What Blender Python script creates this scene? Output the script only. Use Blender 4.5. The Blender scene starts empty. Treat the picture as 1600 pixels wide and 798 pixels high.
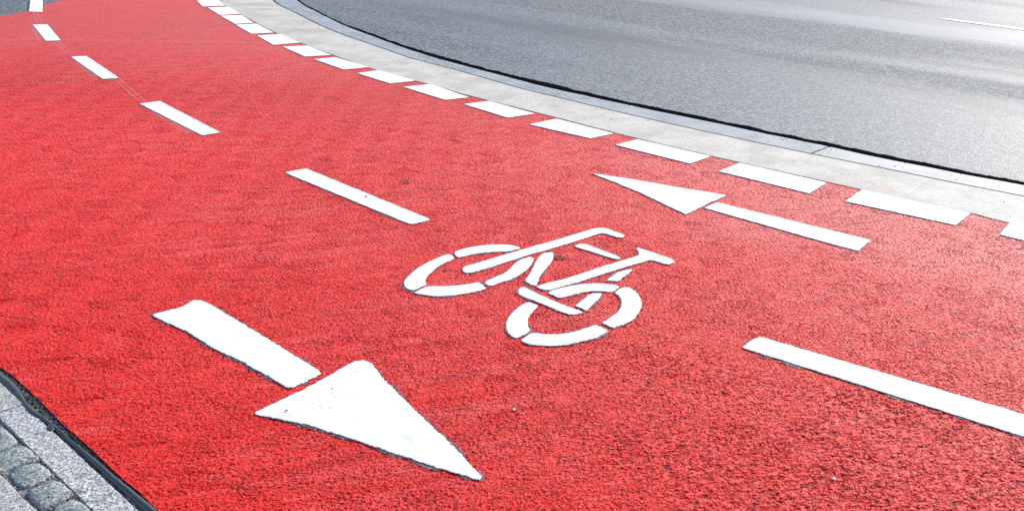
import bpy, bmesh, math, random
from math import sin, cos, pi, radians
from mathutils import Vector, Matrix, noise
from mathutils.geometry import delaunay_2d_cdt

random.seed(7)
scene = bpy.context.scene
COL = scene.collection

# ------------------------------------------------------------------ camera
# Photo 1600 x 798; the survey of the markings (1 m dashes, 0.5 x 0.25 m blocks) gives
# an eye height of 1.5 m, 21.7 degrees of downward tilt and a 33.4 mm lens.
FPX, PITCH, ROLL, EYE = 1485.98, 0.379182, radians(2.03694), 1.5
cam_d = bpy.data.cameras.new('camera')
cam = bpy.data.objects.new('camera', cam_d)
COL.objects.link(cam)
cam_d.sensor_fit = 'HORIZONTAL'
cam_d.sensor_width = 36
cam_d.lens = FPX / 1600 * 36
cam_d.clip_start = 0.05
cam_d.clip_end = 2000
cam.matrix_world = Matrix.Translation((0, 0, EYE)) @ Matrix.Rotation(pi / 2 - PITCH, 4, 'X') @ Matrix.Rotation(ROLL, 4, 'Z')
scene.camera = cam


def G(x, y, z=0.0):
    """photo survey point -> metres on the horizontal plane at height z"""
    u, v = (x - 800) / FPX, (399 - y) / FPX
    u, v = cos(ROLL) * u - sin(ROLL) * v, sin(ROLL) * u + cos(ROLL) * v
    dy, dz = cos(PITCH) + v * sin(PITCH), -sin(PITCH) + v * cos(PITCH)
    t = -(EYE - z) / dz
    return Vector((u * t, dy * t))


def GL(pts, z=0.0):
    return [G(x, y, z) for x, y in pts]


def ZR(pts, ox, oy, s):
    return [(ox + x / s, oy + y / s) for x, y in pts]


# ------------------------------------------------------------------ light
SUN_EL, SUN_AZ = radians(30), radians(44)       # ahead of the camera, to the right
world = bpy.data.worlds.new('World')
scene.world = world
world.use_nodes = True
wn = world.node_tree
sky = wn.nodes.new('ShaderNodeTexSky')
sky.sky_type = 'NISHITA'
sky.sun_disc = False
sky.sun_elevation = SUN_EL
sky.sun_rotation = SUN_AZ
sky.air_density = 1.0
sky.dust_density = 1.5
sky.ozone_density = 1.0
bg = wn.nodes['Background']
bg.inputs['Strength'].default_value = 0.06
wn.links.new(sky.outputs[0], bg.inputs['Color'])

sl = bpy.data.lights.new('sun', 'SUN')
sl.energy = 1.5
sl.angle = radians(16)
sl.color = (1.0, 0.98, 0.955)
sun = bpy.data.objects.new('sun', sl)
COL.objects.link(sun)
sdir = Vector((sin(SUN_AZ) * cos(SUN_EL), cos(SUN_AZ) * cos(SUN_EL), sin(SUN_EL)))
sun.rotation_euler = sdir.to_track_quat('Z', 'Y').to_euler()
sun.location = sdir * 20

scene.view_settings.view_transform = 'Standard'
scene.view_settings.look = 'None'
scene.view_settings.gamma = 1
scene.view_settings.use_curve_mapping = False
scene.view_settings.exposure = 2.05
scene.cycles.feature_set = 'EXPERIMENTAL'
scene.cycles.dicing_rate = 1.0
scene.cycles.offscreen_dicing_scale = 6
scene.cycles.max_bounces = 4


# ------------------------------------------------------------------ node helper
class Nodes:
    def __init__(self, name):
        self.m = bpy.data.materials.new(name)
        self.m.use_nodes = True
        self.t = self.m.node_tree
        self.b = self.t.nodes['Principled BSDF']
        self.out = self.t.nodes['Material Output']

    def n(self, kind, **kw):
        nd = self.t.nodes.new(kind)
        for k, v in kw.items():
            setattr(nd, k, v)
        return nd

    def put(self, sock, v):
        if isinstance(v, bpy.types.NodeSocket):
            self.t.links.new(v, sock)
        elif v is not None:
            sock.default_value = v

    def pos(self, scale=(1, 1, 1), rot=0.0):
        tc = self.n('ShaderNodeNewGeometry')
        mp = self.n('ShaderNodeMapping')
        self.put(mp.inputs['Vector'], tc.outputs['Position'])
        # rotate first, then stretch: the long axis of the pattern lies along rot
        mp.vector_type = 'TEXTURE'
        mp.inputs['Rotation'].default_value = (0, 0, rot)
        mp.inputs['Scale'].default_value = tuple(1 / v for v in scale)
        return mp.outputs[0]

    def noise(self, vec, scale, detail=3, rough=0.55, dim='2D', dist=0.0):
        nd = self.n('ShaderNodeTexNoise', noise_dimensions=dim)
        self.put(nd.inputs['Vector'], vec)
        nd.inputs['Scale'].default_value = scale
        nd.inputs['Detail'].default_value = detail
        nd.inputs['Roughness'].default_value = rough
        nd.inputs['Distortion'].default_value = dist
        return nd.outputs[0]

    def voro(self, vec, scale, feature='F1', dim='2D', out='Distance', rnd=1.0):
        nd = self.n('ShaderNodeTexVoronoi', voronoi_dimensions=dim, feature=feature)
        self.put(nd.inputs['Vector'], vec)
        nd.inputs['Scale'].default_value = scale
        nd.inputs['Randomness'].default_value = rnd
        return nd.outputs[out]

    def math(self, op, a, b=None, c=None, clamp=False):
        nd = self.n('ShaderNodeMath', operation=op, use_clamp=clamp)
        self.put(nd.inputs[0], a)
        self.put(nd.inputs[1], b)
        self.put(nd.inputs[2], c)
        return nd.outputs[0]

    def ramp(self, v, lo, hi, a=0.0, b=1.0):
        nd = self.n('ShaderNodeMapRange', clamp=True, interpolation_type='SMOOTHSTEP')
        self.put(nd.inputs[0], v)
        self.put(nd.inputs[1], lo)
        self.put(nd.inputs[2], hi)
        self.put(nd.inputs[3], a)
        self.put(nd.inputs[4], b)
        return nd.outputs[0]

    def mix(self, f, a, b, blend='MIX'):
        nd = self.n('ShaderNodeMix', data_type='RGBA', blend_type=blend)
        self.put(nd.inputs[0], f)
        for s, v in ((nd.inputs[6], a), (nd.inputs[7], b)):
            self.put(s, (*v, 1.0) if isinstance(v, tuple) else v)
        return nd.outputs[2]

    def warp(self, vec, scale, amt):
        nd = self.n('ShaderNodeTexNoise', noise_dimensions='2D')
        self.put(nd.inputs['Vector'], vec)
        nd.inputs['Scale'].default_value = scale
        a = self.n('ShaderNodeVectorMath', operation='MULTIPLY_ADD')
        self.put(a.inputs[0], nd.outputs['Color'])
        a.inputs[1].default_value = (amt, amt, 0)
        self.put(a.inputs[2], vec)
        return a.outputs[0]

    def spot(self, x, y, ang, la, lb):
        """0 at the middle of an ellipse on the ground, 1 on its rim, more outside"""
        g = self.n('ShaderNodeNewGeometry')
        mp = self.n('ShaderNodeMapping')
        self.put(mp.inputs['Vector'], g.outputs['Position'])
        mp.vector_type = 'TEXTURE'
        mp.inputs['Location'].default_value = (x, y, 0)
        mp.inputs['Rotation'].default_value = (0, 0, ang)
        mp.inputs['Scale'].default_value = (la, lb, 1000)
        ln = self.n('ShaderNodeVectorMath', operation='LENGTH')
        self.put(ln.inputs[0], mp.outputs[0])
        return ln.outputs['Value']

    def bump(self, h, strength, dist):
        nd = self.n('ShaderNodeBump')
        nd.inputs['Strength'].default_value = strength
        nd.inputs['Distance'].default_value = dist
        self.put(nd.inputs['Height'], h)
        self.put(self.b.inputs['Normal'], nd.outputs[0])

    def surf(self, col, rough, spec=0.5):
        self.put(self.b.inputs['Base Color'], (*col, 1.0) if isinstance(col, tuple) else col)
        self.put(self.b.inputs['Roughness'], rough)
        self.put(self.b.inputs['Specular IOR Level'], spec)

    def displace(self, h, scale, mid=0.5):
        nd = self.n('ShaderNodeDisplacement')
        self.put(nd.inputs['Height'], h)
        nd.inputs['Midlevel'].default_value = mid
        nd.inputs['Scale'].default_value = scale
        self.put(self.out.inputs['Displacement'], nd.outputs[0])
        self.m.displacement_method = 'BOTH'

    def alpha(self, a):
        self.put(self.b.inputs['Alpha'], a)


# ------------------------------------------------------------------ materials
STREAK = radians(22)       # the red coat was drawn across the path in this direction


def mat_red():
    k = Nodes('red_coating')
    p = k.pos()
    w = k.warp(p, 60, 0.006)
    # torn, flaky relief of the coat over the aggregate
    flake = k.noise(k.pos((58, 125, 1), STREAK), 1.0, 5, 0.68, dist=0.4)
    chips = k.noise(p, 92, 5, 0.7)
    rim = k.math('ADD', k.spot(1.25, 2.1, -0.6, 1.35, 0.75), k.math('MULTIPLY', k.math('SUBTRACT', k.noise(p, 3.0, 3), 0.5), 1.4))
    coarse = k.ramp(rim, 1.1, 0.5)
    big = k.noise(k.pos((34, 62, 1), STREAK), 1.0, 3, 0.6)
    h = k.math('ADD', k.math('MULTIPLY', flake, 0.5), k.math('MULTIPLY', chips, 0.5))
    wide = k.noise(k.pos((17, 44, 1), STREAK), 1.0, 4, 0.75)
    h = k.math('ADD', h, k.math('MULTIPLY', k.math('SUBTRACT', wide, 0.5), 0.18))
    hb = k.math('ADD', h, k.math('MULTIPLY', k.math('SUBTRACT', big, 0.5), k.math('MULTIPLY_ADD', coarse, 0.45, 0.08)))
    hs = k.math('SUBTRACT', hb, 0.5)
    # the coat fills hollows to a skin: flatten the tops, leave the pits sharp
    hh = k.math('MINIMUM', hs, k.math('MULTIPLY_ADD', hs, 0.35, 0.03))
    bands = k.noise(k.pos((0.35, 13, 1), STREAK), 1.0, 4, 0.7)
    bands = k.math('ADD', bands, k.math('MULTIPLY', k.math('SUBTRACT', k.noise(p, 1.3, 4, 0.6), 0.5), 0.55))
    fade = k.ramp(bands, 0.44, 0.72)
    patch = k.ramp(k.noise(p, 0.55, 3, 0.5), 0.4, 0.68)
    c = k.mix(k.math('MULTIPLY', fade, k.ramp(k.noise(p, 0.9, 4, 0.65), 0.36, 0.62, 0.12, 0.85)), (0.69, 0.0065, 0.0022), (0.70, 0.065, 0.06))
    c = k.mix(k.math('MULTIPLY', patch, 0.4), c, (0.64, 0.003, 0.001))
    # pale sheen painted into the coat, with dusty wear, outer side of the bend
    sheen_wear = k.math('ADD', k.spot(1.9, 4.25, radians(-42), 2.3, 0.75), k.math('MULTIPLY', k.math('SUBTRACT', k.noise(p, 1.6, 5, 0.65), 0.5), 1.5))
    c = k.mix(k.ramp(sheen_wear, 1.15, 0.25, 0.0, 0.7), c, (0.70, 0.115, 0.105))
    joint = k.ramp(k.spot(-3.2, 8.72, 0.14, 1.7, 0.07), 1.0, 0.5)
    c = k.mix(k.math('MULTIPLY', joint, k.ramp(k.noise(p, 14, 4, 0.7), 0.35, 0.6, 0.0, 0.4)), c, (0.72, 0.15, 0.14))
    drk = k.ramp(k.noise(k.pos((0.5, 22, 1), STREAK), 1.0, 4, 0.75), 0.54, 0.72)
    c = k.mix(k.math('MULTIPLY', drk, k.ramp(k.noise(k.warp(p, 0.6, 3.0), 1.2, 3, 0.6), 0.36, 0.58, 0.08, 0.9)), c, (0.40, 0.003, 0.004))
    grain = k.ramp(k.noise(p, 150, 2, 0.6), 0.4, 0.7)
    c = k.mix(k.math('MULTIPLY', grain, 0.35), c, (0.68, 0.035, 0.032))
    blot = k.noise(k.pos((7, 30, 1), radians(8)), 1.0, 6, 0.8)
    c = k.mix(k.ramp(blot, 0.53, 0.66, 0, 0.65), c, (0.36, 0.003, 0.004))
    c = k.mix(k.ramp(blot, 0.46, 0.34, 0, 0.5), c, (0.70, 0.085, 0.08))
    worn = k.ramp(k.noise(p, 2.3, 4, 0.6), 0.34, 0.66, 0.03, -0.005)
    pits = k.ramp(k.math('ADD', hs, worn), -0.03, -0.10)
    c = k.mix(k.math('MULTIPLY', pits, k.ramp(k.noise(p, 33, 3, 0.7), 0.40, 0.64, 0.30, 0.85)), c, (0.07, 0.009, 0.011))
    k.surf(c, k.ramp(k.noise(p, 40, 3), 0.3, 0.7, 0.36, 0.48), 0.27)
    k.put(k.b.inputs['Roughness'], k.ramp(k.noise(p, 40, 3), 0.3, 0.7, 0.42, 0.56))
    # the grain is modelled as relief on the near stretch and as bump farther along,
    # where it is finer than a micropolygon
    sp = k.n('ShaderNodeSeparateXYZ')
    g = k.n('ShaderNodeNewGeometry')
    k.put(sp.inputs[0], g.outputs['Position'])
    nearf = k.ramp(sp.outputs[1], 5.2, 9.5, 1.0, 0.0)
    farf = k.math('SUBTRACT', 1.0, nearf)
    k.bump(k.math('MULTIPLY', hs, farf), 1.0, 0.03)
    k.displace(k.math('MULTIPLY', hh, nearf), 0.018, 0.0)
    return k.m


def mat_asphalt():
    k = Nodes('grey_asphalt')
    p = k.pos()
    cell = k.voro(p, 95, out='Color')
    sep = k.n('ShaderNodeSeparateColor')
    k.put(sep.inputs[0], cell)
    f1 = k.voro(p, 95)
    tone = k.ramp(sep.outputs[0], 0.1, 0.95, 0.022, 0.20)
    comb = k.n('ShaderNodeCombineColor')
    k.put(comb.inputs[0], k.math('MULTIPLY', tone, 0.88))
    k.put(comb.inputs[1], tone)
    k.put(comb.inputs[2], k.math('MULTIPLY', tone, 1.08))
    gap = k.ramp(f1, 0.42, 0.62)
    c = k.mix(gap, comb.outputs[0], (0.018, 0.02, 0.023))
    # clusters of pale and dark chippings
    sep2 = k.n('ShaderNodeSeparateColor')
    k.put(sep2.inputs[0], k.voro(k.warp(p, 120, 0.008), 66, out='Color'))
    c = k.mix(k.ramp(sep2.outputs[0], 0.40, 0.26, 0, 0.9), c, (0.022, 0.026, 0.031))
    c = k.mix(k.ramp(sep2.outputs[1], 0.60, 0.85, 0, 0.7), c, (0.24, 0.26, 0.28))
    # slightly polished wheel tracks and darker damp streaks follow the road
    rd = radians(-43)
    tr = k.noise(k.pos((0.10, 0.7, 1), rd), 1.0, 3, 0.5)
    nz = k.math('MULTIPLY', k.math('SUBTRACT', k.noise(k.pos((0.5, 2.2, 1), rd), 1.0, 4, 0.6), 0.5), 1.6)
    trk = k.ramp(tr, 0.42, 0.62)
    c = k.mix(k.math('MULTIPLY', trk, 0.25), c, (0.155, 0.167, 0.18))
    dk = k.ramp(k.noise(k.pos((0.16, 1.1, 1), rd), 1.0, 3), 0.56, 0.72)
    c = k.mix(k.math('MULTIPLY', dk, 0.55), c, (0.045, 0.05, 0.056))
    damp = k.ramp(k.math('ADD', k.spot(0.3, 10.3, radians(-38), 2.3, 0.7), nz), 1.2, 0.2)
    c = k.mix(k.math('MULTIPLY', damp, 0.6), c, (0.03, 0.034, 0.04))
    left_sheen = k.ramp(k.spot(-8.2, 13.5, 0.4, 4.2, 2.6), 1.1, 0.9)  # sheen on the far left asphalt, put into its colour
    c = k.mix(k.math('MULTIPLY', left_sheen, 0.6), c, (0.22, 0.23, 0.24))
    track = k.ramp(k.math('ADD', k.spot(4.2, 11.9, radians(-38), 9.0, 0.75), nz), 1.15, 0.45)
    c = k.mix(k.math('MULTIPLY', track, 0.65), c, (0.20, 0.213, 0.226))
    k.surf(c, k.ramp(tr, 0.35, 0.65, 0.78, 0.62), 0.38)
    k.bump(k.math('SUBTRACT', 1.0, f1), 0.4, 0.005)
    return k.m


def mat_white():
    k = Nodes('white_thermoplastic')
    p = k.pos()
    g = k.math('MAXIMUM', k.ramp(k.noise(p, 8, 6, 0.75), 0.52, 0.8), k.ramp(k.noise(k.pos((6, 40, 1), -0.7), 1.0, 4, 0.7), 0.6, 0.8))
    c = k.mix(k.math('MULTIPLY', g, 0.36), (0.66, 0.66, 0.67), (0.20, 0.195, 0.195))
    spot = k.math('MULTIPLY', k.ramp(k.voro(p, 26), 0.10, 0.05), k.ramp(k.noise(p, 5, 2), 0.64, 0.7))
    c = k.mix(k.math('MULTIPLY', spot, 0.8), c, (0.1, 0.1, 0.1))
    k.surf(c, 0.55, 0.4)
    k.bump(k.noise(p, 55, 4, 0.6), 0.35, 0.004)
    return k.m


def mat_edge():
    k = Nodes('shaded_grimy_edge')  # shade of the side faces put into their colour, along with grime
    p = k.pos()
    c = k.mix(k.ramp(k.noise(p, 120, 2, dim='3D'), 0.5, 0.7), (0.012, 0.010, 0.012), (0.10, 0.09, 0.095))
    k.surf(c, 0.8, 0.3)
    return k.m


def mat_fringe():
    k = Nodes('bare_primer_fringe')
    p = k.pos()
    at = k.n('ShaderNodeAttribute', attribute_name='fade')
    nz = k.noise(p, 130, 4, 0.65)
    c = k.mix(k.ramp(k.noise(p, 70, 3), 0.35, 0.65), (0.035, 0.026, 0.032), (0.22, 0.16, 0.18))
    k.surf(c, 0.7, 0.4)
    big = k.ramp(k.noise(p, 11, 3), 0.38, 0.64, -0.75, 0.25)
    v = k.math('ADD', k.math('ADD', at.outputs['Fac'], big), k.math('MULTIPLY', k.math('SUBTRACT', nz, 0.5), 2.2))
    k.alpha(k.ramp(v, 0.42, 0.62))
    k.bump(nz, 0.6, 0.004)
    return k.m


def mat_residue():
    k = Nodes('pale_residue')
    p = k.pos()
    at = k.n('ShaderNodeAttribute', attribute_name='fade')
    nz = k.noise(p, 90, 4, 0.65)
    k.surf((0.68, 0.42, 0.45), 0.6, 0.4)
    v = k.math('ADD', at.outputs['Fac'], k.math('MULTIPLY', k.math('SUBTRACT', nz, 0.5), 1.6))
    k.alpha(k.ramp(v, 0.25, 0.9, 0.0, 0.75))
    return k.m


def mat_concrete(name, base, dark, speck, rough=0.75, dust=None):
    k = Nodes(name)
    p = k.pos()
    c = k.mix(k.ramp(k.noise(p, 3.2, 5, 0.65), 0.35, 0.68), base, dark)
    c = k.mix(k.math('MULTIPLY', k.ramp(k.noise(p, 170, 3, 0.7), 0.5, 0.75), 0.55), c, speck)
    c = k.mix(k.ramp(k.noise(p, 34, 5, 0.8), 0.52, 0.68, 0, 0.5), c, speck)
    if dust:
        c = k.mix(k.ramp(k.noise(p, 1.7, 5, 0.7), 0.5, 0.75, 0, 0.45), c, dust)
    sp = k.math('MULTIPLY', k.ramp(k.voro(p, 60), 0.2, 0.1), k.ramp(k.noise(p, 4.5, 3), 0.5, 0.62))
    c = k.mix(k.math('MULTIPLY', sp, 0.8), c, (0.04, 0.038, 0.036))
    k.surf(c, rough, 0.4)
    k.bump(k.noise(p, 140, 4, 0.65), 0.5, 0.003)
    return k.m


def mat_granite(name, pale, mid, dark, sc=230, stain=(0.25, 0.24, 0.2)):
    k = Nodes(name)
    p = k.pos()
    v = k.noise(p, sc, 3, 0.7, dim='3D')
    c = k.mix(k.ramp(v, 0.42, 0.54), dark, mid)
    c = k.mix(k.ramp(k.noise(p, sc * 0.8, 2, 0.6, dim='3D', dist=0.5), 0.5, 0.6), c, pale)
    oi = k.n('ShaderNodeObjectInfo')
    c = k.mix(k.math('MULTIPLY', oi.outputs['Random'], 0.35), c, stain)
    blot = k.ramp(k.noise(p, 26, 4, 0.6, dim='3D'), 0.5, 0.7)
    c = k.mix(k.math('MULTIPLY', blot, 0.6), c, dark)
    k.surf(c, 0.62, 0.45)
    k.bump(k.noise(p, 120, 5, 0.65, dim='3D'), 0.7, 0.006)
    return k.m


def mat_tar(name, rough, col, bs=0.8, sc=110, fleck=0.3, spec=0.5):
    k = Nodes(name)
    p = k.pos()
    nz = k.noise(p, sc, 4, 0.65, dim='3D')
    c = k.mix(k.math('MULTIPLY', k.ramp(k.noise(p, 190, 2), 0.6, 0.72), fleck), col, (0.3, 0.31, 0.33))
    k.surf(c, rough, spec)
    k.bump(nz, bs, 0.008)
    return k.m


def mat_plain(name, a, b, sc, rough=0.8, bs=0.4):
    k = Nodes(name)
    p = k.pos()
    k.surf(k.mix(k.ramp(k.noise(p, sc, 4, 0.65, dim='3D'), 0.35, 0.65), a, b), rough, 0.4)
    k.bump(k.noise(p, sc * 1.7, 4, 0.6, dim='3D'), bs, 0.004)
    return k.m


M = dict(
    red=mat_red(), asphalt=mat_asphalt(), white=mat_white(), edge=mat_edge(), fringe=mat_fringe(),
    residue=mat_residue(),
    kerb=mat_concrete('cream_concrete', (0.48, 0.45, 0.40), (0.375, 0.35, 0.312), (0.19, 0.178, 0.162), 0.75, (0.34, 0.22, 0.20)),
    gutter=mat_concrete('blue_grey_concrete', (0.28, 0.305, 0.32), (0.20, 0.222, 0.235), (0.11, 0.12, 0.125), 0.6),
    gutter_pale=mat_concrete('pale_concrete', (0.33, 0.335, 0.335), (0.27, 0.275, 0.275), (0.19, 0.195, 0.2), 0.6),
    granite=mat_granite('pale_granite', (0.60, 0.59, 0.58), (0.38, 0.38, 0.38), (0.07, 0.07, 0.075), 130),
    sett=mat_granite('grey_green_granite', (0.36, 0.39, 0.375), (0.20, 0.225, 0.22), (0.045, 0.055, 0.06), 170, (0.2, 0.23, 0.21)),
    rough_tar=mat_tar('rough_bitumen', 1.0, (0.003, 0.0033, 0.004), 0.6, 130, 0.12, 0.0),
    margin=mat_tar('bare_asphalt_margin', 0.7, (0.022, 0.022, 0.026), 1.0, 150, 0.6, 0.35),
    seal=mat_tar('smooth_sealant', 0.34, (0.026, 0.034, 0.042), 0.15, 45, 0.05),
    grit=mat_plain('dark_grit', (0.02, 0.018, 0.018), (0.10, 0.085, 0.08), 150),
    stone=mat_plain('gravel_grain', (0.03, 0.026, 0.026), (0.42, 0.34, 0.31), 90),
    leaf=mat_plain('dry_leaf', (0.07, 0.02, 0.015), (0.13, 0.04, 0.02), 60),
    pale=mat_plain('pale_pebble', (0.55, 0.52, 0.48), (0.7, 0.68, 0.65), 90),
    black=mat_plain('black_grit', (0.012, 0.012, 0.012), (0.04, 0.04, 0.04), 90),
    chalk=mat_residue(), joint=mat_plain('joint_dirt', (0.008, 0.008, 0.009), (0.03, 0.028, 0.028), 90, 1.0),
)


# ------------------------------------------------------------------ mesh helpers
def tag(o, label=None, cat=None, group=None, kind=None):
    for k, v in (('label', label), ('category', cat), ('group', group), ('kind', kind)):
        if v:
            o[k] = v
    return o


def link(name, bm, mats, parent=None, smooth=False):
    me = bpy.data.meshes.new(name)
    bm.normal_update()
    bm.to_mesh(me)
    bm.free()
    for m in (mats if isinstance(mats, (list, tuple)) else [mats]):
        me.materials.append(m)
    if smooth:
        for f in me.polygons:
            f.use_smooth = True
    o = bpy.data.objects.new(name, me)
    COL.objects.link(o)
    if parent:
        o.parent = parent
    return o


def area2(p):
    return sum(p[i].x * p[(i + 1) % len(p)].y - p[(i + 1) % len(p)].x * p[i].y for i in range(len(p)))


def chaikin(p, n=1, q=0.25):
    for _ in range(n):
        r = []
        for i in range(len(p)):
            a, b = p[i], p[(i + 1) % len(p)]
            r += [a.lerp(b, q), a.lerp(b, 1 - q)]
        p = r
    return p


def round_corners(p, rad):
    r = []
    n = len(p)
    for i in range(n):
        a, b, c = p[i - 1], p[i], p[(i + 1) % n]
        d1 = min(rad, (a - b).length * 0.4)
        d2 = min(rad, (c - b).length * 0.4)
        s, e = b + (a - b).normalized() * d1, b + (c - b).normalized() * d2
        for t in (0.0, 0.33, 0.67, 1.0):
            r.append(s.lerp(b, t).lerp(b.lerp(e, t), t))
    return r


def densify(p, step, closed=True):
    r = []
    n = len(p)
    for i in range(n if closed else n - 1):
        a, b = p[i], p[(i + 1) % n]
        k = max(1, int((b - a).length / step))
        for j in range(k):
            r.append(a.lerp(b, j / k))
    if not closed:
        r.append(p[-1])
    return r


def normals(p):
    n = len(p)
    out = []
    for i in range(n):
        d = p[(i + 1) % n] - p[i - 1]
        if d.length < 1e-9:
            d = Vector((1, 0))
        d.normalize()
        out.append(Vector((d.y, -d.x)))        # outward for a counter-clockwise loop
    return out


def ragged(p, amp, fine):
    nn = normals(p)
    r = []
    for q, n in zip(p, nn):
        v = Vector((q.x, q.y, 0.37))
        d = amp * noise.noise(v * 22) + fine * noise.noise(v * 95) + fine * 0.7 * noise.noise(v * 230)
        r.append(q + n * d)
    return r


def outline(pts, rad=0.008, step=0.006, amp=0.003, fine=0.004, smooth=0):
    p = list(pts)
    if area2(p) < 0:
        p.reverse()
    if smooth:
        p = chaikin(p, smooth)
    else:
        p = round_corners(p, rad)
    return ragged(densify(p, step), amp, fine)


def ctr(p):
    return sum(p, Vector((0, 0))) / len(p)


def cap(bm, loop, z):
    k = len(loop)
    vs, _, fs, *_ = delaunay_2d_cdt(loop, [(i, (i + 1) % k) for i in range(k)], [list(range(k))], 1, 1e-6)
    bv = [bm.verts.new((v.x, v.y, z)) for v in vs]
    for t in fs:
        f = bm.faces.new([bv[i] for i in t])
        f.normal_update()
        if f.normal.z < 0:
            f.normal_flip()


def slab_bm(p, o, top=0.005, bot=-0.004, bev=0.0018):
    """marking body: raised, with a small rounded arris; p is a CCW loop, o the origin"""
    bm = bmesh.new()
    nn = normals(p)
    rings = []
    for off, z in ((0.0, bot), (0.0005, top - bev), (-bev, top)):
        rings.append([bm.verts.new((q.x - o.x + n.x * off, q.y - o.y + n.y * off, z)) for q, n in zip(p, nn)])
    k = len(p)
    for a, b, mi in ((rings[0], rings[1], 1), (rings[1], rings[2], 0)):
        for i in range(k):
            f = bm.faces.new((a[i], a[(i + 1) % k], b[(i + 1) % k], b[i]))
            f.material_index = mi
    loop = [Vector((v.co.x, v.co.y)) for v in rings[2]]
    cap(bm, loop, top)
    return bm


def fringe_into(bm, p, o, width, z):
    lay = bm.verts.layers.float.get('fade') or bm.verts.layers.float.new('fade')
    nn = normals(p)
    rings = []
    for s, fd in ((-0.15, 1.0), (0.3, 0.75), (1.0, 0.0)):
        ring = []
        for q, n in zip(p, nn):
            w = width * (0.7 + 0.8 * max(0, noise.noise(Vector((q.x * 9, q.y * 9, 2.2))) + 0.3))
            v = bm.verts.new((q.x - o.x + n.x * w * s, q.y - o.y + n.y * w * s, z))
            v[lay] = fd
            ring.append(v)
        rings.append(ring)
    k = len(p)
    for a, b in ((rings[0], rings[1]), (rings[1], rings[2])):
        for i in range(k):
            bm.faces.new((a[i], b[i], b[(i + 1) % k], a[(i + 1) % k]))


def empty(name, o):
    e = bpy.data.objects.new(name, None)
    e.location = (o.x, o.y, 0)
    e.empty_display_size = 0.1
    COL.objects.link(e)
    return e


def marking(name, loops, label, cat, group=None, width=0.02, partnames=None, top=0.005, zf=0.0016):
    """a laid road marking: white pieces with a fringe of bare primer round them"""
    o = ctr([q for p in loops for q in p])
    single = len(loops) == 1
    if single:
        root = link(name, slab_bm(loops[0], o, top), [M['white'], M['edge']])
        root.location = (o.x, o.y, 0)
    else:
        root = empty(name, o)
        for pn, p in zip(partnames, loops):
            link(pn, slab_bm(p, o, top), [M['white'], M['edge']], root)
    tag(root, label, cat, group)
    bm = bmesh.new()
    for i, p in enumerate(loops):
        fringe_into(bm, p, o, width, zf + 0.00012 * i)
    link('primer_fringe', bm, M['fringe'], root)
    return root


def catmull(p, step):
    p = [2 * p[0] - p[1]] + list(p) + [2 * p[-1] - p[-2]]
    out = []
    for i in range(1, len(p) - 2):
        a, b, c, d = p[i - 1:i + 3]
        k = max(1, int((c - b).length / step))
        for j in range(k):
            t = j / k
            out.append(0.5 * ((2 * b) + (c - a) * t + (2 * a - 5 * b + 4 * c - d) * t * t + (3 * b - a - 3 * c + d) * t ** 3))
    out.append(p[-2].copy())
    return out


def resample(p, n):
    L = [0]
    for a, b in zip(p, p[1:]):
        L.append(L[-1] + (b - a).length)
    out, j = [], 0
    for i in range(n):
        s = L[-1] * i / (n - 1)
        while j < len(L) - 2 and L[j + 1] < s:
            j += 1
        t = (s - L[j]) / max(1e-9, L[j + 1] - L[j])
        out.append(p[j].lerp(p[j + 1], min(1, max(0, t))))
    return out


def strip_bm(A, B, z, skirt=0.03, bev=0.004, bm=None):
    """solid band between two polylines of equal count, both arrises eased"""
    bm = bm or bmesh.new()
    n = len(A)
    prof = []
    for i in range(n):
        d = (B[i] - A[i])
        u = d.normalized()
        w = d.length
        row = []
        for s, zz in ((0, z - skirt), (0, z - bev), (bev, z), (w / 2, z + 0.0005), (w - bev, z), (w, z - bev), (w, z - skirt)):
            q = A[i] + u * s
            row.append(bm.verts.new((q.x, q.y, zz)))
        prof.append(row)
    for r, s in zip(prof, prof[1:]):
        for i in range(6):
            bm.faces.new((r[i], r[i + 1], s[i + 1], s[i]))
    for r in (prof[0], prof[-1]):
        bm.faces.new(r)
    bmesh.ops.recalc_face_normals(bm, faces=bm.faces)
    return bm


# ------------------------------------------------------------------ edge curves (far -> near)
Z_KERB, Z_GUT, Z_ROAD = 0.004, 0.0, -0.006
RC = GL([(340, 0), (351, 9), (375, 22), (430, 51), (470, 67), (523, 87), (583, 108), (657, 128.3), (753, 154.4), (863, 182),
         (998, 216.6), (1158, 254), (1346.6, 296), (1517, 332.4), (1600, 353)], Z_KERB)
CG = GL([(425.3, 0), (458, 18.8), (500.5, 40), (540.6, 56.4), (588.2, 72.7), (638.3, 90.2), (700, 106.5), (740.4, 117.6),
         (808, 137), (875.7, 153.5), (938.3, 168.8), (1025, 188.8), (1113, 208.3), (1268.4, 241), (1375.4, 262.2), (1463, 280.2),
         (1558.4, 299), (1600, 306.8)], Z_KERB)
GJ = GL([(464, 0), (500.5, 21.5), (540.6, 41), (583, 57), (638, 77), (700, 96), (788, 119), (850.6, 135.5), (913.3, 149),
         (1000, 168), (1113, 191), (1188, 207), (1295, 229), (1370, 245.5), (1450.6, 261), (1526, 276), (1600, 289)], Z_GUT)
JR = GL([(466, -1), (503, 20), (543, 38.6), (586, 53.4), (642, 72.5), (704, 90), (790, 111.5), (852, 127.5), (915, 141.5),
         (1002, 160.5), (1115, 183), (1190, 199.5), (1297, 221.5), (1372, 238), (1452, 253.5), (1528, 268.5), (1602, 281)], Z_ROAD)
FAR = [Vector(v) for v in ((-5.2, 17.5), (-4.45, 14.3))]
NEAR = [Vector(v) for v in ((3.6, 3.55), (5.2, 2.5), (7.6, 1.3), (11.0, 0.4))]


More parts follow.
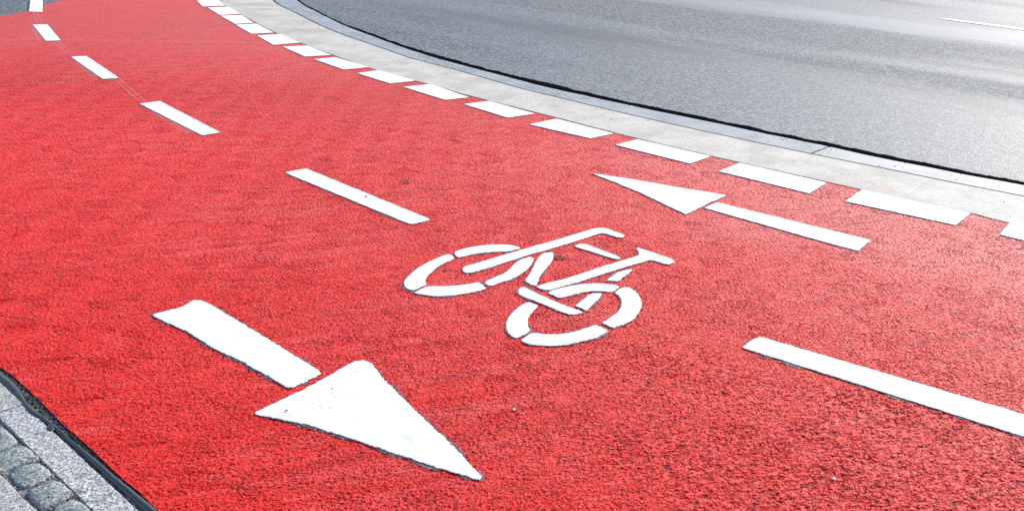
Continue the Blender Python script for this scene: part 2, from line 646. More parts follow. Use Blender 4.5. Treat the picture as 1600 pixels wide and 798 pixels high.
def extend(c, wf, wn):
    """carry a curve on past both ends of the frame, offset to the right of the red edge"""
    return [v + Vector(wf) for v in FAR] + c + [v + Vector(wn) for v in NEAR]


RC = catmull(extend(RC, (0, 0), (0, 0)), 0.06)
CG = catmull(extend(CG, (0.63, 0.1), (0.26, 0.42)), 0.06)
GJ = catmull(extend(GJ, (0.93, 0.15), (0.38, 0.62)), 0.06)
JR = catmull(extend(JR, (0.97, 0.16), (0.41, 0.67)), 0.06)

# ------------------------------------------------------------------ setting: road sheet to the horizon
def sheet(name, half, z, mat, cells):
    bm = bmesh.new()
    xs = [-half + 2 * half * i / cells for i in range(cells + 1)]
    vs = [[bm.verts.new((x, y, z)) for x in xs] for y in xs]
    for j in range(cells):
        for i in range(cells):
            bm.faces.new((vs[j][i], vs[j][i + 1], vs[j + 1][i + 1], vs[j + 1][i]))
    return tag(link(name, bm, mat), kind='structure')


sheet('road', 400, Z_ROAD, M['asphalt'], 8)

# ------------------------------------------------------------------ setting: red cycle path
LE = GL([(0, 573), (15, 583), (38.8, 603), (71.6, 634.5), (98.4, 662.9), (125, 686), (152, 709), (190.8, 746.3), (240, 789.6)])
ldir = (LE[-1] - LE[0]).normalized()
TL = GL([(100, 0), (80, 4.2), (66, 10), (45, 17.8), (22, 22), (0, 26)], 0.0)
left = [Vector((-5.9, 24)), Vector((-5.25, 12.6))] + TL + [Vector((-5.35, 8.4)), Vector((-5.2, 6.6)), LE[0] - ldir * 2.6, LE[0] - ldir * 1.2] + LE + [
    LE[-1] + ldir * 1.5, LE[-1] + ldir * 4.0, Vector((3.0, -3.0))]
right = [v + Vector((0.015, 0.02)) for v in RC if True]
right_poly = right[::3]
loop = left + [Vector((11.0, -3.0))] + right_poly[::-1] + [Vector((-5.4, 24))]
loop = densify(loop, 0.08)
loop = [q + n * (0.004 * noise.noise(Vector((q.x * 14, q.y * 14, 5)))) for q, n in zip(loop, normals(loop))]


def inside(q, poly):
    c = False
    n = len(poly)
    for i in range(n):
        a, b = poly[i], poly[i - 1]
        if (a.y > q.y) != (b.y > q.y) and q.x < (b.x - a.x) * (q.y - a.y) / (b.y - a.y) + a.x:
            c = not c
    return c


pts = list(loop)
nb = len(pts)
edges = [(i, (i + 1) % nb) for i in range(nb)]
gx = -6.0
while gx < 11:
    gy = -3.0
    while gy < 24:
        q = Vector((gx + random.uniform(-.03, .03), gy + random.uniform(-.03, .03)))
        if inside(q, loop) and min((q - b).length_squared for b in loop) > 0.02:
            pts.append(q)
        gy += 0.22
    gx += 0.22
vs, es, fs, *_ = delaunay_2d_cdt(pts, edges, [list(range(nb))], 1, 1e-5)
bm = bmesh.new()
bv = [bm.verts.new((v.x, v.y, 0)) for v in vs]
for f in fs:
    try:
        bm.faces.new([bv[i] for i in f])
    except ValueError:
        pass
for e in [e for e in bm.edges if e.is_boundary]:
    a, b = e.verts
red_bm = bm
bound = [e for e in bm.edges if e.is_boundary]
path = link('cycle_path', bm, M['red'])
tag(path, kind='structure')
if path.data.polygons[0].normal.z < 0:
    path.data.flip_normals()
sub = path.modifiers.new('fine', 'SUBSURF')
sub.subdivision_type = 'SIMPLE'
sub.levels = 0
sub.render_levels = 1
path.cycles.use_adaptive_subdivision = True

# ------------------------------------------------------------------ setting: kerb and gutter
def lateral(c, amp, seed):
    nn = normals(c)
    return [q + n * amp * noise.noise(Vector((q.x * 6, q.y * 6, seed))) for q, n in zip(c, nn)]


def nearest(c, q):
    return min(range(len(c)), key=lambda i: (c[i] - q).length_squared)


N = 420
A, B = resample(RC, N), None
# match each point of the outer curve across the strip
def across(src, dst):
    out = []
    j = 0
    for q in src:
        j = min(range(max(0, j - 3), min(len(dst), j + 60)), key=lambda i: (dst[i] - q).length_squared)
        out.append(dst[j].copy())
    for _ in range(4):
        out = [out[0]] + [(a + 2 * b + c) / 4 for a, b, c in zip(out, out[1:], out[2:])] + [out[-1]]
    return out


CGd = resample(CG, 3000)
GJd = resample(GJ, 3000)
JRd = resample(JR, 3000)
B = across(A, CGd)
joints = [nearest(B, G(x, y)) for x, y in ((1463, 280), (1268, 241), (1128, 211.5), (990, 181), (875, 152.7))]
per = joints[0] - joints[1]
cuts = sorted(set([0, N - 1] + joints + list(range(joints[0] + max(8, per), N - 1, max(8, per)))))
kb = bmesh.new()
A2, B2 = lateral(A, 0.004, 1.0), lateral(B, 0.003, 2.0)
for a, b in zip(cuts, cuts[1:]):
    ra, rb = A2[a:b + 1], B2[a:b + 1]
    if len(ra) < 2:
        continue
    g = 0.0005
    ra = [ra[0].lerp(ra[1], g / max(1e-6, (ra[1] - ra[0]).length))] + ra[1:-1] + [ra[-1].lerp(ra[-2], g / max(1e-6, (ra[-1] - ra[-2]).length))]
    rb = [rb[0].lerp(rb[1], g / max(1e-6, (rb[1] - rb[0]).length))] + rb[1:-1] + [rb[-1].lerp(rb[-2], g / max(1e-6, (rb[-1] - rb[-2]).length))]
    strip_bm(ra, rb, Z_KERB, bm=kb, bev=0.003)
tag(link('kerb', kb, M['kerb']), kind='structure')

C = across(B, GJd)
gb = bmesh.new()
Bi = [b + (c - b).normalized() * 0.018 for b, c in zip(B2, C)]
C2 = lateral(C, 0.008, 3.0)
gj = nearest(B, G(1271, 241))
gcuts = [0, gj, gj + int((N - gj) * 0.5), N - 1]
for a, b in zip(gcuts, gcuts[1:]):
    ra, rb = Bi[a:b + 1], C2[a:b + 1]
    ra = [ra[0].lerp(ra[1], 0.1)] + ra[1:-1] + [ra[-1].lerp(ra[-2], 0.15)]
    rb = [rb[0].lerp(rb[1], 0.1)] + rb[1:-1] + [rb[-1].lerp(rb[-2], 0.15)]
    nf = len(gb.faces)
    strip_bm(ra, rb, Z_GUT, bm=gb, bev=0.004)
    gb.faces.ensure_lookup_table()
    for f in list(gb.faces)[nf:]:
        f.material_index = 0 if a == 0 else 1
tag(link('gutter', gb, [M['gutter'], M['gutter_pale']]), kind='structure')

# dirt-filled open joint between kerb and gutter
jb = bmesh.new()
jr = [(jb.verts.new((b.x, b.y, 0.002)), jb.verts.new((c.x, c.y, 0.0015))) for b, c in
      zip([b - (c - b).normalized() * 0.006 for b, c in zip(B2, C)], [b + (c - b).normalized() * 0.026 for b, c in zip(B2, C)])]
for a, b in zip(jr, jr[1:]):
    jb.faces.new((a[0], a[1], b[1], b[0]))
bmesh.ops.recalc_face_normals(jb, faces=jb.faces)
tag(link('kerb_joint', jb, M['joint']), kind='structure')

# black crumbling bitumen seam between the gutter and the asphalt
D = across(C, JRd)
dn = [(d - c).normalized() for c, d in zip(C, D)]
Cs = densify([c - n * 0.004 for c, n in zip(C2, dn)], 0.02, False)
Ds = densify([d + n * 0.006 for d, n in zip(D, dn)], 0.02, False)
k = min(len(Cs), len(Ds))
Cs, Ds = resample(Cs, 1500), resample(Ds, 1500)
Cs = [q + Vector((1, 1)).normalized() * (0.006 * noise.noise(Vector((q.x * 30, q.y * 30, 1))) + 0.006 * noise.noise(Vector((q.x * 9, q.y * 9, 1)))) for q in Cs]
Ds = [q + Vector((1, 1)).normalized() * (0.012 * noise.noise(Vector((q.x * 34, q.y * 34, 7))) + 0.008 * noise.noise(Vector((q.x * 8, q.y * 8, 7)))) for q in Ds]
tb = bmesh.new()
rows = []
for c, d in zip(Cs, Ds):
    row = []
    d = c.lerp(d, 0.76 + 0.3 * noise.noise(Vector((c.x * 1.7, c.y * 1.7, 4))) + 0.2 * noise.noise(Vector((c.x * 7, c.y * 7, 4))))
    for t in (0, 0.2, 0.4, 0.6, 0.8, 1.0):
        q = c.lerp(d, t)
        z = -0.001 + 0.004 * noise.noise(Vector((q.x * 70, q.y * 70, 3)))
        if t in (0, 1.0):
            z = -0.02
        row.append(tb.verts.new((q.x, q.y, z)))
    rows.append(row)
for r, s in zip(rows, rows[1:]):
    for i in range(5):
        tb.faces.new((r[i], r[i + 1], s[i + 1], s[i]))
bmesh.ops.recalc_face_normals(tb, faces=tb.faces)
tag(link('bitumen_seam', tb, M['rough_tar']), 'black crumbling bitumen seam between the blue-grey gutter and the asphalt road', 'seam')

# dark grains of grit washed along the gutter (nobody could count them)
bm = bmesh.new()
rg = random.Random(3)
for _ in range(2600):
    i = rg.randrange(N // 5, N - 60)
    t = rg.random() ** 0.5 if rg.random() < 0.7 else rg.uniform(-1.2, 0.15)
    if t < 0 and rg.random() < 0.6:
        continue
    i0 = min(i + 1, N - 1)
    f = rg.random()
    b_, c_ = B2[i].lerp(B2[i0], f), C2[i].lerp(C2[i0], f)
    q = b_.lerp(c_, t)
    if i > gj and rg.random() < 0.85:
        continue
    if noise.noise(Vector((q.x * 2.2, q.y * 2.2, 8))) < rg.uniform(-0.35, 0.25):
        continue
    rr = rg.uniform(0.0015, 0.0042)
    bmesh.ops.create_icosphere(bm, subdivisions=1, radius=rr, matrix=Matrix.Translation((q.x, q.y, (Z_KERB if t < 0 else Z_GUT) + rr * 0.3)) @ Matrix.Rotation(rg.random() * 6, 4, (1, .4, .7)) @ Matrix.Diagonal((1.3, 0.9, 0.6, 1)))
tag(link('gutter_grit', bm, M['black']), kind='stuff')

# ------------------------------------------------------------------ markings: edge blocks
BL = [[(307.5, 1), (340.1, -.5), (351.4, 9.3), (316.3, 10.5)], [(324.3, 12), (356.4, 10.8), (375.2, 21.8), (342.6, 23.6)],
      [(344.4, 24.8), (377.7, 23.6), (396.5, 35.8), (367.2, 37.6)], [(367.7, 38.8), (401.5, 37.3), (427.8, 51.1), (392.7, 52.9)],
      [(401.5, 55.6), (439.1, 53.4), (468.4, 66.7), (426.6, 70.2)], [(441.6, 73.2), (480.5, 71.2), (517.5, 86), (476.7, 88.5)],
      [(490.5, 92.7), (523.8, 89.5), (575.7, 104.8), (536.8, 108.8)], [(558.1, 114.5), (592, 109.5), (649.1, 126), (608.8, 130.3)],
      [(629.6, 135.6), (672.7, 131.4), (732.5, 151.9), (694.7, 155.9)], [(724.6, 162.7), (764.2, 157.7), (835.1, 177.2), (793, 183.8)],
      [(826.3, 194.3), (869.4, 185.3), (958.6, 208.2), (921.5, 215.9)], [(960.9, 226.2), (996.5, 217.4), (1110, 243.7), (1076.7, 255.2)],
      [(1122.3, 267.3), (1155.6, 254.2), (1291.5, 285), (1263.6, 301.7)], [(1320.3, 314.1), (1346.6, 296), (1517, 332.4), (1492, 351.2)],
      [(1562.2, 366), (1578.4, 346.9), (1753, 386), (1732, 407)]]
BLAB = [
    'tiny white edge block cut by the top of the photo, farthest one along the kerb',
    'second farthest white edge block, next to the one cut by the top of the photo',
    'third farthest white edge block along the pale kerb',
    'fourth farthest white edge block along the pale kerb',
    'fifth farthest white edge block along the pale kerb',
    'sixth farthest white edge block along the pale kerb',
    'white edge block midway round the bend, sixth one left of the far arrow tip',
    'white edge block beside the pale kerb, fourth to the left of the one behind the far arrow tip',
    'white edge block beside the pale kerb, third to the left of the one behind the far arrow tip',
    'white edge block beside the pale kerb, second to the left of the one behind the far arrow tip',
    'white edge block just behind and left of the far arrow tip',
    'white edge block directly behind the head of the far arrow',
    'white edge block directly behind the shaft of the far arrow',
    'largest whole white edge block, past the blunt end of the far arrow',
    'white edge block cut off by the right side of the photo',
]
BLAB[6] = 'seventh farthest white edge block, midway round the bend of the kerb'
BLAB[7] = 'eighth farthest white edge block, third left of the one at the far arrow tip'
BLAB[8] = 'white edge block second to the left of the one at the far arrow tip'
BLAB[9] = 'white edge block next on the left of the one at the far arrow tip'
for q, lab in zip(BL, BLAB):
    p = GL(q, 0.005)
    far = ctr(p).length
    st = 0.006 if far < 6.5 else 0.015
    am = 0.002
    marking('edge_block', [outline(p, 0.006, st, am, 0.0025)], lab, 'edge block', 'white blocks painted along the kerb', 0.014)

# ------------------------------------------------------------------ markings: centre line dashes
DS = [[(42.5, -26), (66.7, -26), (66.2, 19), (45.1, 18.3)],
      [(50.9, 38.8), (73.9, 38.3), (94.7, 63.2), (71.4, 63.9)], [(110.3, 88.7), (135.3, 87.7), (186, 121.8), (160.4, 123.3)],
      [(217.8, 161.9), (250, 157.8), (344.4, 206.6), (315.6, 211.3)], [(443.8, 269.1), (478.1, 262.8), (673.4, 342.5), (640.6, 350.3)],
      [(1157.3, 541.7), (1186, 524.4), (1600, 646.6), (1690, 675), (1650, 696), (1600, 681)]]
DS[0][0] = (50.5, -26)
DLAB = ['white centre dash cut by the top left edge of the photo, lying on grey asphalt',
        'farthest white centre dash that lies wholly on red, at top left',
        'white centre dash second from the top left on the red path',
        'white centre dash third from the top left, with pale residue below it',
        'white centre dash left of the bicycle symbol, with a dark scuff on it',
        'long nearest white centre dash running off the right side of the photo']
dashes = []
for i, (q, lab) in enumerate(zip(DS, DLAB)):
    p = GL(q, 0.005)
    st = 0.006 if i > 3 else 0.012
    dashes.append(marking('centre_dash', [outline(p, 0.022 if i > 3 else 0.01, st, 0.003, 0.003)], lab, 'line dash',
                          'dashes of the centre line', 0.015))
# pale residue of an earlier line on the lower left of three far dashes
for i, w in ((1, 0.20), (2, 0.15), (3, 0.14)):
    q = DS[i]
    a, b = G(*q[0], 0.004), G(*q[3], 0.004)
    d = (b - a)
    n = Vector((d.y, -d.x)).normalized()
    if n.x > 0:
        n = -n
    o = dashes[i].location
    bm = bmesh.new()
    lay = bm.verts.layers.float.new('fade')
    rows = []
    for s in range(25):
        t = s / 24
        row = []
        for u, fd in ((-0.1, 0.75), (0.25, 0.6), (0.6, 0.35), (1.0, 0.0)):
            ww = w * (0.35 + 0.65 * t) * (1 + 0.3 * noise.noise(Vector((t * 5, i, 1))))
            v = a + d * (t * 1.06 - 0.01) + n * ww * u
            vv = bm.verts.new((v.x - o.x, v.y - o.y, 0.0032))
            vv[lay] = 0.62 * fd * min(1, 4 * t + 0.1, 6 * (1 - t) + 0.05)
            row.append(vv)
        rows.append(row)
    for r, s in zip(rows, rows[1:]):
        for j in range(3):
            bm.faces.new((r[j], r[j + 1], s[j + 1], s[j]))
    bmesh.ops.recalc_face_normals(bm, faces=bm.faces)
    link('residue', bm, M['residue'], dashes[i])

# white lane line on the road, far right
p = GL([(1468, 30.2), (1472, 29.4), (1600, 45.3), (1800, 70.5), (1800, 73.5), (1600, 48.3)], Z_ROAD)
ll = link('lane_line', slab_bm(outline(p, 0.01, 0.05, 0.003, 0.002), ctr(p), Z_ROAD + 0.006, Z_ROAD - 0.004, 0.002), [M['white'], M['edge']])
ll.location = (ctr(p).x, ctr(p).y, 0)
tag(ll, 'thin white lane line on the grey road at the upper right', 'lane line')

# ------------------------------------------------------------------ markings: arrows
S1 = [(240, 494), (238, 490), (262, 484), (285, 478), (302, 467.5), (316, 468), (330, 475), (350, 487), (400, 517), (450, 548), (499, 578),
      (501.5, 582), (478, 594), (458, 604), (449, 604), (380, 565), (330, 541), (290, 516)]
T1 = [(395.3, 643.3), (480, 604), (552, 564), (569, 560.6), (582, 568), (600, 592), (660, 650), (720, 707), (752, 744), (748, 748), (680, 728),
      (560, 688), (480, 662), (400, 646.5)]
S2 = [(1100.5, 324.2), (1120.6, 315.4), (1180, 330), (1360.4, 374.2), (1340, 391), (1290, 378)]
T2 = [(1071.2, 334.2), (1000, 300.5), (960, 284), (922.6, 269.8), (985, 279), (1060, 292), (1134.3, 304.1), (1102, 319)]
for (s, t), lab, w in (((S1, T1), 'large near white arrow pointing to the lower right, beside the granite edging', 0.015),
                       ((S2, T2), 'smaller far white arrow pointing left, beside the edge blocks', 0.011)):
    marking('direction_arrow', [outline(GL(s, 0.006), 0.008, 0.006, 0.003, 0.004), outline(GL(t, 0.006), 0.008, 0.006, 0.003, 0.004)],
            lab, 'arrow', 'direction arrows on the cycle path', w, ['shaft', 'arrowhead'])

# ------------------------------------------------------------------ markings: bicycle symbol
ZA = lambda p: ZR(p, 620, 340, 5.7)
Z6 = lambda p: ZR(p, 600, 340, 3.325)
ZB = lambda p: ZR(p, 780, 440, 5.714)
PIECES = [
    ('wheel_arc', ZA([(505, 305), (560, 280), (680, 252), (800, 238), (900, 234), (1000, 238), (1060, 248), (1108, 266), (1050, 283), (985, 298), (880, 300), (760, 308), (660, 322), (600, 340), (545, 350), (528, 340)])),
    ('wheel_arc', ZA([(470, 315), (380, 345), (290, 385), (200, 435), (130, 490), (80, 540), (58, 580), (75, 620), (135, 645), (200, 618), (268, 588), (248, 565), (262, 515), (318, 470), (370, 422), (440, 390), (520, 355)])),
    ('wheel_arc', ZA([(148, 664), (205, 636), (275, 602), (380, 607), (500, 602), (620, 590), (735, 566), (770, 600), (799, 622), (740, 645), (640, 665), (560, 680), (440, 692), (340, 695), (240, 682), (170, 670)])),
    ('wheel_arc', ZA([(776, 568), (850, 535), (940, 500), (1010, 450), (1040, 410), (1100, 370), (1180, 345), (1212, 348), (1214, 375), (1190, 415), (1160, 455), (1100, 500), (1010, 545), (920, 570), (850, 600), (812, 602)])),
    ('fork', Z6([(405, 270), (412, 252), (440, 245), (520, 222), (640, 185), (760, 150), (880, 118), (1000, 82), (1080, 56), (1120, 50), (1160, 54), (1200, 70), (1256, 88), (1230, 105), (1180, 90), (1135, 76), (1100, 85), (1040, 105), (960, 130), (860, 160), (760, 187), (640, 225), (540, 258), (450, 284), (418, 283)])),
    ('down_tube', ZA([(1290, 315), (1340, 308), (1388, 303), (1395, 330), (1380, 385), (1330, 440), (1280, 500), (1262, 530), (1250, 592), (1225, 602), (1190, 590), (1138, 560), (1165, 520), (1205, 460), (1240, 380)])),
    ('top_tube', Z6([(983, 146), (1036, 128), (1100, 155), (1170, 180), (1234, 204), (1212, 216), (1150, 198), (1080, 175), (1020, 158)])),
    ('seat_tube', Z6([(788, 355), (830, 340), (920, 320), (1020, 290), (1120, 255), (1220, 225), (1305, 200), (1333, 186), (1308, 158), (1328, 153), (1400, 180), (1480, 205), (1512, 220), (1497, 234), (1465, 242), (1420, 225), (1380, 216), (1340, 229), (1260, 250), (1180, 275), (1080, 308), (980, 340), (900, 360), (850, 376), (800, 363)])),
    ('seat_stay', Z6([(1152, 323), (1190, 298), (1215, 280), (1260, 268), (1295, 264), (1270, 285), (1240, 305), (1216, 329), (1185, 325)])),
    ('wheel_arc', Z6([(842, 388), (900, 365), (1000, 345), (1080, 338), (1160, 340), (1228, 351), (1205, 370), (1180, 384), (1120, 378), (1060, 380), (1000, 390), (940, 408), (910, 416), (880, 400)])),
    ('seat_stay', ZB([(672, 212), (740, 165), (800, 105), (860, 98), (925, 96), (890, 140), (830, 195), (785, 247), (760, 246), (720, 228)])),
    ('chain_stay', ZB([(163, 95), (183, 48), (210, 40), (250, 55), (330, 95), (420, 135), (520, 180), (620, 220), (700, 245), (744, 262), (722, 280), (650, 290), (600, 281), (520, 252), (430, 212), (330, 172), (240, 137), (198, 120)])),
    ('wheel_arc', ZB([(1022, 95), (1070, 62), (1120, 40), (1170, 50), (1220, 85), (1255, 130), (1272, 185), (1264, 240), (1222, 302), (1162, 352), (1100, 372), (1060, 392), (1015, 407), (970, 385), (908, 362), (960, 335), (1030, 290), (1075, 250), (1095, 205), (1092, 160), (1075, 120)])),
    ('wheel_arc', ZB([(186, 517), (240, 480), (300, 448), (400, 462), (500, 465), (610, 455), (700, 435), (800, 400), (866, 376), (920, 405), (976, 428), (930, 457), (870, 492), (780, 517), (700, 532), (620, 552), (520, 567), (420, 567), (300, 557), (235, 541)])),
    ('wheel_arc', ZB([(262, 173), (300, 190), (356, 210), (300, 250), (265, 300), (252, 350), (255, 395), (277, 430), (215, 465), (150, 502), (110, 482), (78, 450), (58, 385), (68, 340), (98, 290), (150, 240), (205, 200)])),
]
marking('bicycle_symbol', [outline(GL(q, 0.006), step=0.005, amp=0.001, fine=0.003, smooth=2) for _, q in PIECES],
        'white stencilled bicycle pictogram laid on the red path between the two arrows', 'bicycle symbol', None, 0.013,
        [n for n, _ in PIECES])

# faint setting-out line between the far dashes
def guide(pts, name_label):
    gm = bmesh.new()
    lay = gm.verts.layers.float.new('fade')
    c = catmull(GL(pts), 0.05)
    o = ctr(c)
    for side in (-0.018, 0.018):
        prev = None
        for i, q in enumerate(c):
            d = (c[min(i + 1, len(c) - 1)] - c[max(0, i - 1)]).normalized()
            n = Vector((d.y, -d.x))
            row = []
            for u, fd in ((-0.014, 0.05), (0.0, 0.5), (0.014, 0.05)):
                v = q + n * (side + u)
                w = gm.verts.new((v.x - o.x, v.y - o.y, 0.0035))
                w[lay] = fd
                row.append(w)
            if prev:
                for j in range(2):
                    gm.faces.new((prev[j], prev[j + 1], row[j + 1], row[j]))
            prev = row
    bmesh.ops.recalc_face_normals(gm, faces=gm.faces)
    ob = link('guide_line', gm, M['chalk'])
    ob.location = (o.x, o.y, 0)
    tag(ob, name_label, 'guide line', 'faint setting-out lines between the far dashes')


guide([(55, 20), (59, 30), (62, 37)], 'faint double guide line between the dash on grey asphalt and the next dash')
guide([(86, 65), (98, 76), (115, 87)], 'faint double guide line below the farthest dash on red at top left')
guide([(181, 123), (204, 143), (222, 158)], 'faint double guide line between the second and third dashes on red')

# ------------------------------------------------------------------ lower left: sealant, granite edging, setts
SL = GL([(-40, 563), (0, 597), (18, 614), (34, 630), (44.7, 646), (60, 654), (72, 661), (80, 668), (89, 675), (125, 706), (167, 745), (209, 782), (240, 810), (300, 866)])
SRr = GL([(-30, 553), (9, 585), (28, 602), (42, 626), (60, 642), (75, 655), (88, 664), (98, 672), (110, 684), (140, 708), (180, 741), (224, 776), (255, 803), (318, 860)])
SLd, SRd = resample(catmull(SL, 0.01), 260), resample(catmull(SRr, 0.01), 260)
bm = bmesh.new()
rows = []
for a, b in zip(SLd, SRd):
    row = []
    for t in range(9):
        u = t / 8
        q = a.lerp(b, u)
        z = -0.004 + 0.0085 * sin(pi * u) ** 0.7 + 0.0015 * noise.noise(Vector((q.x * 25, q.y * 25, 1)))
        if t in (0, 8):
            z = -0.02
        row.append(bm.verts.new((q.x, q.y, z)))
    rows.append(row)
for r, s in zip(rows, rows[1:]):
    for i in range(8):
        bm.faces.new((r[i], r[i + 1], s[i + 1], s[i]))
# the blob where two pours met
bc = G(80, 667, 0.0)
geo = bmesh.ops.create_uvsphere(bm, u_segments=20, v_segments=12, radius=0.019)
for v in geo['verts']:
    v.co.z = v.co.z * 0.3 - 0.001
    x = v.co.x
    v.co.x = x * 0.78 + bc.x
    v.co.y = v.co.y * 1.0 - x * 0.5 + bc.y
bmesh.ops.recalc_face_normals(bm, faces=bm.faces)
tag(link('joint_sealant', bm, M['seal'], smooth=True), 'smooth dark sealant bead with a blob, between the granite edging and the red path', 'sealant')

# bare asphalt margin between the bead and the red coat
bm = bmesh.new()
E1 = resample(catmull([v + Vector((-0.005, -0.004)) for v in SRd[::8]], 0.02), 500)
LX = [LE[0] - ldir * 0.25] + LE + [LE[-1] + ldir * 0.4]
E2 = resample(catmull([v + Vector((0.012, 0.011)) for v in LX], 0.02), 500)
rows = []
for i, (a, b) in enumerate(zip(E1, E2)):
    row = []
    for t in range(12):
        q = a.lerp(b, t / 11)
        z = -0.004 + 0.007 * noise.noise(Vector((q.x * 85, q.y * 85, 2))) + 0.002 * noise.noise(Vector((q.x * 200, q.y * 200, 2)))
        row.append(bm.verts.new((q.x, q.y, z - (0.004 if t > 9 else 0))))
    rows.append(row)
for r, s in zip(rows, rows[1:]):
    for i in range(11):
        bm.faces.new((r[i], r[i + 1], s[i + 1], s[i]))
bmesh.ops.recalc_face_normals(bm, faces=bm.faces)
tag(link('asphalt_margin', bm, M['margin']), kind='structure')

# bed of grit for the paving (a shade below the stones)
bm = bmesh.new()
nl = Vector((-ldir.y, ldir.x))
if nl.x > 0:
    nl = -nl
base = [SLd[0] - ldir * 8, SLd[-1] + ldir * 8]
q4 = [base[0] + nl * 0.012, base[1] + nl * 0.012, base[1] + nl * 9, base[0] + nl * 9]
bm.faces.new([bm.verts.new((v.x, v.y, -0.0065)) for v in q4])
bmesh.ops.recalc_face_normals(bm, faces=bm.faces)
pv = link('pavement', bm, M['grit'])
tag(pv, kind='structure')
if pv.data.polygons[0].normal.z < 0:
    pv.data.flip_normals()


def stone_bm(p, o, z, bev, depth=0.03, dome=0.003, rough=0.002, step=0.008, flat=False):
    """hewn stone: outline loop, eased arris, slightly domed uneven top"""
    p = list(p)
    if area2(p) < 0:
        p.reverse()
    p = densify(p, step)
    p = [q + n * (rough * 1.3 * noise.noise(Vector((q.x * 60, q.y * 60, 4)))) for q, n in zip(p, normals(p))]
    bm = bmesh.new()
    c = ctr(p)
    nn = normals(p)
    R = []
    for off, zz in ((0, z - depth), (0, z - bev), (-bev * 0.3, z - bev * 0.35), (-bev, z)):
        R.append([bm.verts.new((q.x + n.x * off - o.x, q.y + n.y * off - o.y, zz)) for q, n in zip(p, nn)])
    k = len(p)
    if flat:
        for a, b in zip(R, R[1:]):
            for i in range(k):
                bm.faces.new((a[i], a[(i + 1) % k], b[(i + 1) % k], b[i]))
        cap(bm, [Vector((v.co.x, v.co.y)) for v in R[-1]], z)
        return bm
    inner = [q + n * (-bev) for q, n in zip(p, nn)]
    for f in (0.8, 0.6, 0.4, 0.2):
        ring = []
        for q in inner:
            w = c.lerp(q, f)
            zz = z + dome * (1 - f * f) + rough * noise.noise(Vector((w.x * 45, w.y * 45, 9)))
            ring.append(bm.verts.new((w.x - o.x, w.y - o.y, zz)))
        R.append(ring)
    for a, b in zip(R, R[1:]):
        for i in range(k):
            bm.faces.new((a[i], a[(i + 1) % k], b[(i + 1) % k], b[i]))
    bm.faces.new(R[-1])
    return bm


def stone(name, px, z, bev, mat, label, cat, group, **kw):
    p = GL(px, z) if not isinstance(px[0], Vector) else px
    o = ctr(p)
    ob = link(name, stone_bm(p, o, z, bev, **kw), mat, smooth=True)
    ob.location = (o.x, o.y, 0)
    return tag(ob, label, cat, group)


# long granite edging stones, each a straight bar with slightly chipped edges
def bar(a0, a1, b0, b1):
    return [a0, a1, b1, b0]


ge_in = [G(0, 597), G(34.5, 630), G(240, 810), G(330, 893)]
def edgeline(s):           # point on the path-side face of the edging, metres along from the joint
    j = G(36, 631)
    return j + ldir * s + nl * -0.002
WID = 0.081
jx = 0.0025
for s0, s1, lab in ((-1.0, -jx, 'pale granite edging stone cut off by the left side of the photo'),
                    (jx, 1.0, 'long pale granite edging stone running to the bottom of the photo beside the sealant')):
    p = [edgeline(s0), edgeline(s1), edgeline(s1) + nl * WID, edgeline(s0) + nl * WID]
    o = ctr(p)
    stone('edging_stone', p, 0.0, 0.003, M['granite'], lab, 'edging stone', 'granite edging stones along the path', rough=0.0012, depth=0.04, flat=True)

SETTS = [
    ([(-30, 345), (10, 350), (40, 372), (88, 418), (86, 438), (40, 462), (0, 478), (-40, 492)], 'dark grey granite sett cut by the left edge of the photo, topmost of the row'),
    ([(-40, 510), (0, 490), (50, 466), (95, 446), (132, 450), (180, 486), (206, 512), (200, 527), (130, 545), (62, 568), (8, 588), (-30, 600)], 'speckled blue-grey sett second from the top of the row'),
    ([(45, 598), (80, 567), (130, 552), (190, 540), (222, 545), (268, 586), (268, 602), (225, 632), (170, 656), (112, 673), (85, 662), (50, 620)], 'green-grey rounded sett third from the top of the row'),
    ([(138, 690), (200, 655), (270, 627), (302, 631), (350, 664), (388, 692), (372, 707), (300, 746), (232, 782), (190, 777), (150, 725)], 'pale green sett with dark blotches, fourth from the top of the row'),
    ([(262, 800), (292, 768), (340, 744), (382, 731), (412, 735), (455, 768), (496, 806), (470, 850), (380, 890), (330, 870)], 'pale grey-green sett cut by the bottom of the photo, last of the row'),
]
for q, lab in SETTS:
    p = chaikin(GL(ZR(q, 0, 560, 3.354), 0.002), 1)
    stone('granite_sett', p, 0.003, 0.009, M['sett'], lab, 'sett', 'row of granite setts beside the edging', dome=0.004, rough=0.0035)
p = GL(ZR([(-260, 500), (-60, 552), (0, 606), (38, 632), (100, 708), (192, 792), (420, 1010), (280, 1150), (-320, 640)], 0, 560, 3.354), 0.001)
stone('paving_slab', p, 0.001, 0.003, M['granite'], 'pale granite paving slab in the bottom left corner of the photo', 'paving slab', None, rough=0.0015, flat=True)

# loose grit lying in the joints of the setts (nobody could count it)
bm = bmesh.new()
corridor = [(G(-20, 655), G(165, 815)), (G(0, 735), G(60, 810)), (G(0, 710), G(26, 697)), (G(14, 745), G(60, 722)), (G(45, 765), G(84, 742)), (G(75, 795), G(118, 775))]
for a, b in corridor:
    n = int((b - a).length / 0.0007)
    for _ in range(n):
        q = a.lerp(b, random.random()) + Vector((random.gauss(0, .006), random.gauss(0, .006)))
        r = random.uniform(0.0010, 0.0034) * (1 if random.random() < .9 else 1.35)
        geo = bmesh.ops.create_icosphere(bm, subdivisions=1, radius=r, matrix=Matrix.Translation((q.x, q.y, -0.0055 + r * 0.5)) @ Matrix.Rotation(random.random() * 6, 4, (1, .3, .5)) @ Matrix.Diagonal((1, random.uniform(.6, 1), random.uniform(.5, .9), 1)))
tag(link('joint_grit', bm, M['stone']), kind='stuff')


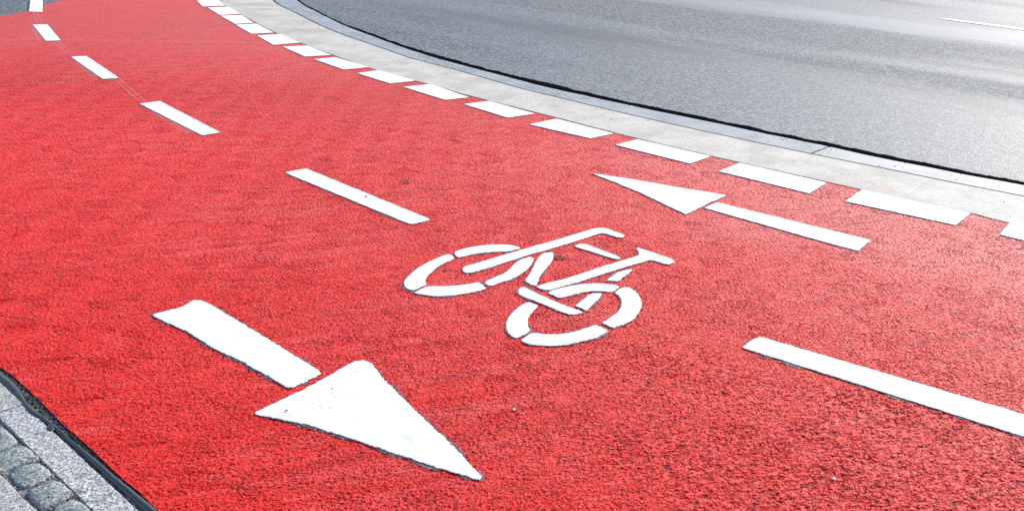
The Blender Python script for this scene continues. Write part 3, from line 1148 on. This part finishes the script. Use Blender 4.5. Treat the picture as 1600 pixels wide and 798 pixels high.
# ------------------------------------------------------------------ small debris
def pebble(px, r, mat, name, label, cat, z=0.002, flat=0.6, group=None):
    q = G(px[0], px[1], z)
    bm = bmesh.new()
    bmesh.ops.create_icosphere(bm, subdivisions=2, radius=r)
    for v in bm.verts:
        v.co *= 1 + 0.35 * noise.noise(v.co * (1.2 / r) + Vector((px[0], px[1], 0)))
        v.co.z *= flat
    ob = link(name, bm, mat)
    ob.location = (q.x, q.y, z + r * flat * 0.5)
    ob.rotation_euler = (0, 0, px[0])
    return tag(ob, label, cat, group)


pebble((803, 640), 0.005, M['pale'], 'pebble', 'tiny pale pebble on the red path right of the near arrow tip', 'pebble')
pebble((447.5, 641), 0.0035, M['black'], 'tar_fleck', 'black tar fleck on the near arrowhead, close to its left corner', 'tar fleck', 0.007)
pebble((520, 606), 0.0026, M['black'], 'tar_fleck', 'small black tar fleck on the near arrowhead, below its upper corner', 'tar fleck', 0.007)
pebble((572, 307), 0.007, M['black'], 'tar_fleck', 'dark scuffed fleck on the centre dash left of the bicycle symbol', 'tar fleck', 0.006, 0.25)
pebble((1303, 748), 0.005, M['pale'], 'pebble', 'tiny pale pebble on the rough red path at the lower right', 'pebble')


def scrap(px, L, w, rot, label, mat):
    q = G(px[0], px[1], 0.004)
    bm = bmesh.new()
    n = 10
    rows = []
    for i in range(n + 1):
        t = i / n
        hw = w * (sin(pi * t) ** 0.7 * (0.7 + 0.5 * noise.noise(Vector((t * 4, px[0], 0)))) + 0.05)
        x = (t - 0.5) * L
        zc = 0.003 + 0.004 * sin(pi * t * 1.3) + 0.001 * noise.noise(Vector((t * 7, 1, px[0])))
        rows.append([bm.verts.new((x, s * hw, zc + 0.0025 * abs(s) + dz)) for dz in (0, -0.0008) for s in (-1, 0, 1)])
    for r, s in zip(rows, rows[1:]):
        for a, b in ((0, 1), (1, 2), (2, 5), (5, 4), (4, 3), (3, 0)):
            bm.faces.new((r[a], r[b], s[b], s[a]))
    bm.faces.new([rows[0][i] for i in (0, 1, 2, 5, 4, 3)])
    bm.faces.new([rows[-1][i] for i in (0, 1, 2, 5, 4, 3)])
    bmesh.ops.recalc_face_normals(bm, faces=bm.faces)
    ob = link('leaf_scrap', bm, mat)
    ob.location = (q.x, q.y, 0.001)
    ob.rotation_euler = (0, 0, rot)
    return tag(ob, label, 'leaf scrap')


scrap((634, 284.5), 0.06, 0.012, -0.9, 'dark curled leaf scrap on the red path right of the dash left of the bicycle', M['leaf'])
scrap((876, 403), 0.05, 0.014, -0.4, 'reddish brown leaf scrap inside the frame of the bicycle symbol', M['leaf'])
